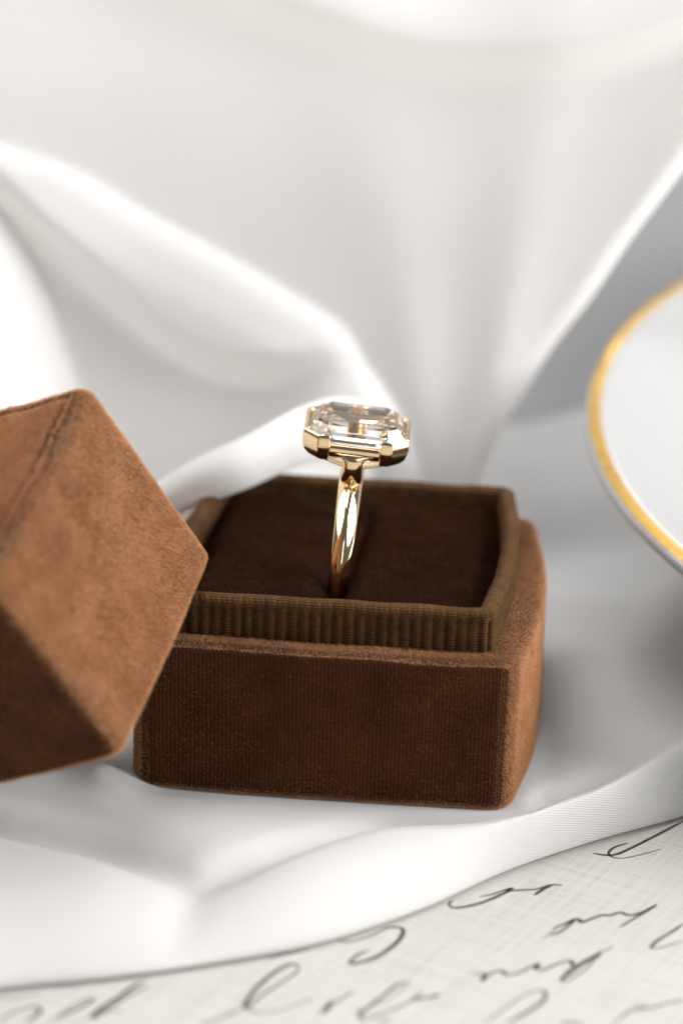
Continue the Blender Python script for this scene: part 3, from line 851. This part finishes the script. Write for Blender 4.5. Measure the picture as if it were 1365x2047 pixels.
def ground_sheet():
    xs = np.linspace(-165, 150, 600)
    ye = interp_smooth(EX, EY, xs)
    yr = interp_smooth(RX_, RY_, xs)
    zr = interp_smooth(RX_, RZ_, xs)
    yr = np.maximum(yr, ye + 1.2)
    rows = []
    uvs = []
    nf = 34
    # underside curl, front face, then the lie of the cloth behind the ridge
    for t in np.linspace(0, 1, 7)[:-1]:
        rows.append((xs, ye + 1.4 * (1 - t) ** 2 + 0.0, -4.0 + 0.45 * t + 0 * xs))
    for t in np.linspace(0, 1, nf)[:-1]:
        y = ye + (yr - ye) * t
        full = np.sin(t * math.pi / 2) ** 0.68
        z = -3.55 + (zr + 3.55) * full
        rows.append((xs, y, z))
    back = 133.0
    for t in np.linspace(0, 1, 250) ** 1.35:
        y = yr + (back - yr) * t
        d = y - yr
        base_z = np.zeros_like(xs)
        z = zr * np.exp(-(d / 4.5) ** 2) + 0 * xs
        # settle to the level the box stands on, with a shallow hollow first
        z = z - 1.8 * np.exp(-((d - 5.5) / 3.0) ** 2) * (1 - sstep(45, 60, xs))
        # swell on the left under the lid and the rise below the plate
        z += 1.2 * np.exp(-(((xs + 22) / 16) ** 2 + ((y + 2) / 14) ** 2))
        z += 11.0 * sstep(50, 90, xs + 0.25 * (y - 60)) * sstep(22, 62, y)
        z += 1.6 * np.exp(-((xs - 52 - 0.35 * (y - 40)) / 5.5) ** 2) * sstep(15, 40, y)
        q = np.column_stack([xs, y, 0 * xs])
        z += vnoise(q, 26, 51) * 0.9 * sstep(2, 20, d) + vnoise(q, 11, 52) * 0.25 * sstep(2, 12, d)
        wr = np.column_stack([xs * 0.35 + y * 0.9, y * 0.35 - xs * 0.2, 0 * xs])
        z += vnoise(wr, 3.2, 53) * 0.14 * sstep(0.5, 5, d)
        # the box presses the cloth flat
        bx = np.maximum(np.abs(xs - BW / 2) - BW / 2 - 1, 0); by = np.maximum(np.abs(y - BD / 2) - BD / 2 - 0.5, 0)
        k = 1 - sstep(0.0, 2.6, np.hypot(bx, by))
        z = z * (1 - k) + k * 0.02
        # lifted slightly against its left front corner
        z += 1.7 * np.exp(-(((xs + 2.0) / 3.5) ** 2 + ((y - 1) / 5.0) ** 2)) * (xs < BW)
        rows.append((xs, y, z))
    V = np.concatenate([np.column_stack(r) for r in rows])
    nu, nv = len(xs), len(rows)
    G = V.reshape(nv, nu, 3)
    vv = np.concatenate([[np.zeros(nu)], np.cumsum(np.linalg.norm(np.diff(G, axis=0), axis=2), axis=0)])
    uv = np.stack([np.broadcast_to(xs, (nv, nu)), vv], 2).reshape(-1, 2)
    return mesh('lying_fold', loc(CL, V), grid_faces(nu, nv), M['satin'], cloth, True, uv)
ground_sheet()

TOC = np.array(B_)          # the folds bulge out of the drape in this direction
def drape_pt(X, Z, h):
    y = 72 + 0.2 * Z
    return np.stack([X, y, Z], -1) + h[..., None] * TOC

RIDGE = [(-170, 62), (-90, 58), (-55, 55), (-39.2, 51.2), (-31.4, 49.4), (-21.6, 47.1), (-11.8, 41.7), (-2.0, 37.5), (7.8, 32.4), (13.7, 29.3), (17.8, 23.2), (21.3, 18.4), (24.8, 10.4), (27.1, 3.0), (28, -6)]
CREASE = [(-170, 58), (-90, 56), (-52, 54), (-36.6, 50.4), (-31.3, 46.0), (-22.6, 38.6), (-15.3, 33.4), (-9.4, 28.7), (-2.1, 25.0), (5.6, 24.8), (11.9, 26.7), (14.4, 28.2)]
LEFT = [(-170, 54), (-90, 54), (-50, 53), (-37.8, 46.6), (-31.2, 41.7), (-27.1, 36.5), (-23.7, 29.8), (-20.8, 21.8), (-19.3, 16.2), (-17.1, 8.7), (-15.8, -0.9), (-15, -8)]
BOUND_X = [61.4, 55.0, 49.0, 44.4, 40.4, 37.5, 34.6, 32.7, 31.3, 30.4, 29.5]
BOUND_Z = [60.3, 50.4, 41.5, 33.9, 28.2, 23.0, 17.9, 12.8, 8.3, 1.9, -8]
SWAG = [(-20, 76), (-0.2, 70.3), (12.6, 66.3), (22.7, 64.3), (31.5, 63.9), (42.6, 65.4), (49.8, 67.9), (57.0, 71.5), (75, 84)]

def drape_sheet():
    nz, nx = 330, 560
    zs = np.linspace(-8, 125, nz)
    xb = interp_smooth(BOUND_Z[::-1], BOUND_X[::-1], np.minimum(zs, 60.3))
    xb = xb + np.maximum(zs - 60.3, 0) * 0.62
    s = np.linspace(0, 1, nx)
    X = -160 + (xb[:, None] + 160) * s[None, :]
    Z = np.broadcast_to(zs[:, None], X.shape).copy()
    x, z = X.ravel(), Z.ravel()
    dr = -poly_dist(x, z, RIDGE)            # below the ridge line
    dc = -poly_dist(x, z, CREASE)
    dl = -poly_dist(x, z, LEFT)             # left of the boundary is above travel => flip below
    h = np.zeros_like(x)
    # broad hollows and swells of the hanging cloth
    q = np.column_stack([x, 0 * x, z])
    h += 3.0 * vnoise(q, 38, 61) + 0.7 * vnoise(q, 17, 62)
    # pleats fanning out of the point behind the box
    ang = np.arctan2(z + 6, x - 30)
    rad = np.hypot(z + 6, x - 30)
    for a0, w, amp in ((math.radians(84), 0.10, 0.9), (math.radians(66), 0.07, 0.7), (math.radians(104), 0.12, 0.8)):
        h += amp * np.exp(-((ang - a0) / w) ** 2) * sstep(4, 30, rad) * (1 - 0.5 * sstep(60, 110, rad))
    # swag at the top
    ds = poly_dist(x, z, SWAG)
    h += 3.5 * np.exp(-np.where(ds > 0, (ds / 9.0) ** 2, (ds / 3.5) ** 2))
    # the fold whose crest runs down to the ring
    crest = 0.55 * roll(dr, 4.0) + 0.45 * sstep(-1.5, 9.0, dr)
    A = 5.5
    body_ = A * crest * (1 - 0.35 * sstep(6, 30, dr))
    under = sstep(-0.5, 4.5, dc) * (1 - sstep(-2, 14, x - 2)) * sstep(0, 2, dr)
    soft = 0.45 * sstep(-1, 5, dc) * sstep(-2, 14, x - 2) * (dr > 0) * (1 - sstep(2, 9, dc))
    h += body_ * (1 - 0.95 * under) - 2.2 * soft
    # left mass
    wl = poly_dist(x, z, LEFT)
    left = np.where(wl < 0, 0.5 * roll(-wl, 10.0) + 0.5 * sstep(0, 14, -wl), 0)
    h += 10.0 * left
    # free edge on the right turns back
    e = (1 - s)[None, :] * (xb[:, None] + 160)
    curl = np.clip(1 - e / 3.0, 0, 1).ravel()
    h -= 3.2 * (1 - np.sqrt(np.clip(1 - curl ** 2, 0, 1)))
    V = drape_pt(x, z, h)
    uv = np.column_stack([x, z])
    return mesh('draped_fold', loc(CL, V), grid_faces(nx, nz), M['satin'], cloth, True, uv)
drape_sheet()

def roll_fold():
    pth = np.array([(-24, 44, 1), (-13.5, 38.5, 10.6), (-8.5, 36.0, 14.4), (-4.5, 34.4, 17.9), (0.5, 34.2, 21.7), (6.8, 36.8, 24.2), (12.0, 45, 25.0), (16.0, 54, 23.8), (19, 64, 20.0), (21, 76, 15.0), (22, 86, 10)])
    n = 150
    t = np.linspace(0, len(pth) - 1, n)
    C = np.stack([interp_smooth(np.arange(len(pth)), pth[:, k], t) for k in range(3)], 1)
    sec = [(0.6, -2.9), (-1.0, -2.6), (-2.0, -1.5), (-2.45, 0.0), (-2.1, 1.4), (-1.2, 2.3), (0.0, 2.7), (1.4, 2.5), (2.8, 1.5), (4.2, -0.6), (6.0, -4.5), (9.0, -11.0), (14.0, -20.0), (20, -28)]
    sp = np.array(sec)
    ts = np.linspace(0, len(sec) - 1, 60)
    sy = interp_smooth(np.arange(len(sec)), sp[:, 0], ts); sz = interp_smooth(np.arange(len(sec)), sp[:, 1], ts)
    V, uv = [], []
    for j in range(len(ts)):
        g = 1.12 + 0.12 * np.sin(t * 1.3)
        V.append(np.column_stack([C[:, 0] + 0.25 * sz[j] * 0, C[:, 1] + sy[j] * g, C[:, 2] + sz[j] * g]))
        uv.append(np.column_stack([C[:, 0], np.full(n, ts[j] * 1.2)]))
    return mesh('rolled_fold', loc(CL, np.concatenate(V)), grid_faces(n, len(ts), False, True), M['satin'], cloth, True, np.concatenate(uv))
roll_fold()

# ------------------------------------------------------------------ plate
prot = Matrix.Rotation(math.radians(9), 3, 'X')
plate = empty('porcelain_plate', (114.7, 65, 15.7), prot)
tag(plate, 'white porcelain plate with a worn gold rim at the right edge behind the box', 'plate')
def lathe(name, prof, mat, n=240, off=(0, 0, 0)):
    V = []
    for r, z in prof:
        for k in range(n):
            a = 2 * math.pi * k / n
            V.append((r * math.cos(a) + off[0], r * math.sin(a) + off[1], z + off[2]))
    return mesh(name, V, grid_faces(n, len(prof), True), mat, plate, True)
PZ = 9.5
lathe('plate_body', [(0.1, -8.5), (30, -8.5), (34, -9.5), (36, -9.5), (38, -7.5), (50, -5.6), (62, -3.2), (67.8, -2.0), (69.4, -1.7), (70.0, -1.0), (70.0, -0.2), (69.6, 0.3), (68.8, 0.45), (67.6, 0.3), (66.2, -0.2), (62, -1.4), (52, -3.6), (44, -6.0), (40, -6.8), (20, -7.0), (0.1, -7.0)], M['porcelain'], off=(0, 0, PZ))
lathe('gilt_rim', [(69.68, 0.27), (69.62, 0.36), (68.9, 0.52), (68.5, 0.49), (68.2, 0.44), (68.17, 0.34)], M['gilt'], off=(0, 0, PZ))

# ------------------------------------------------------------------ letter and backdrop
letter = empty('handwritten_letter', (40, -40, -4.3))
tag(letter, 'cream laid paper covered with dark cursive handwriting, under the front of the cloth', 'letter')
def paper_sheet():
    xs = np.linspace(-150, 170, 50); ys = np.linspace(-150, 60, 50)
    X, Y = np.meshgrid(xs, ys)
    V = np.column_stack([X.ravel(), Y.ravel(), np.full(X.size, -4.05)])
    bot = V.copy(); bot[:, 2] -= 0.2
    n = len(V)
    F = grid_faces(50, 50)
    F2 = [tuple(a + n for a in f[::-1]) for f in F]
    E_ = []
    for i in range(49):
        E_ += [(i + 1, i, n + i, n + i + 1)]
        a = 49 * 50 + i; E_ += [(a, a + 1, n + a + 1, n + a)]
        a = i * 50; E_ += [(a, a + 50, n + a + 50, n + a)]
        a = i * 50 + 49; E_ += [(a + 50, a, n + a, n + a + 50)]
    return mesh('sheet', loc((40, -40, -4.3), np.vstack([V, bot])), F + F2 + E_, M['paper'], letter)
paper_sheet()
def write():
    rng = np.random.default_rng(4)
    for s in STROKES:
        p = np.array(s)
        if len(p) < 3: continue
        t = np.gradient(p, axis=0)
        t /= np.linalg.norm(t, axis=1)[:, None] + 1e-9
        n = np.column_stack([-t[:, 1], t[:, 0]])
        # broad where the pen travels away along the slant, thin on the return
        k = np.linspace(0, 1, len(p))
        press = 0.5 + 0.5 * np.clip(-(t[:, 1] * 0.8 + t[:, 0] * 0.3), -1, 1)
        w = 0.10 + 0.11 * press + 0.03 * rng.normal(size=1)
        w = w * (0.35 + 0.65 * np.minimum(1, np.minimum(k, 1 - k) * 8 + 0.2))
        V = np.vstack([np.column_stack([p + n * w[:, None], np.full(len(p), -4.03)]), np.column_stack([p - n * w[:, None], np.full(len(p), -4.03)])])
        m = len(p)
        F = [(i, i + m, i + m + 1, i + 1) for i in range(m - 1)]
        mesh('pen_stroke', loc((40, -40, -4.3), V), F, M['ink'], letter, False)
write()

xs = np.linspace(-300, 400, 40)
prof = [(300, -5.0), (220, -5.0), (170, -5.0), (131, -3.0), (133, 1.0), (135, 8), (136, 20), (136, 45), (136, 78)]
V = np.concatenate([np.column_stack([xs, np.full(40, y), np.full(40, z)]) for y, z in prof[3:]])
o = mesh('backdrop', V, grid_faces(40, len(prof) - 3), M['backdrop'])
so = o.modifiers.new('thick', 'SOLIDIFY'); so.thickness = 1 * MM; so.offset = 1
tag(o, kind='structure')
V = [(-400, -400, -4.3), (500, -400, -4.3), (500, 500, -4.3), (-400, 500, -4.3)]
o = mesh('table', V, [(0, 1, 2, 3)], M['backdrop'])
tag(o, kind='structure')
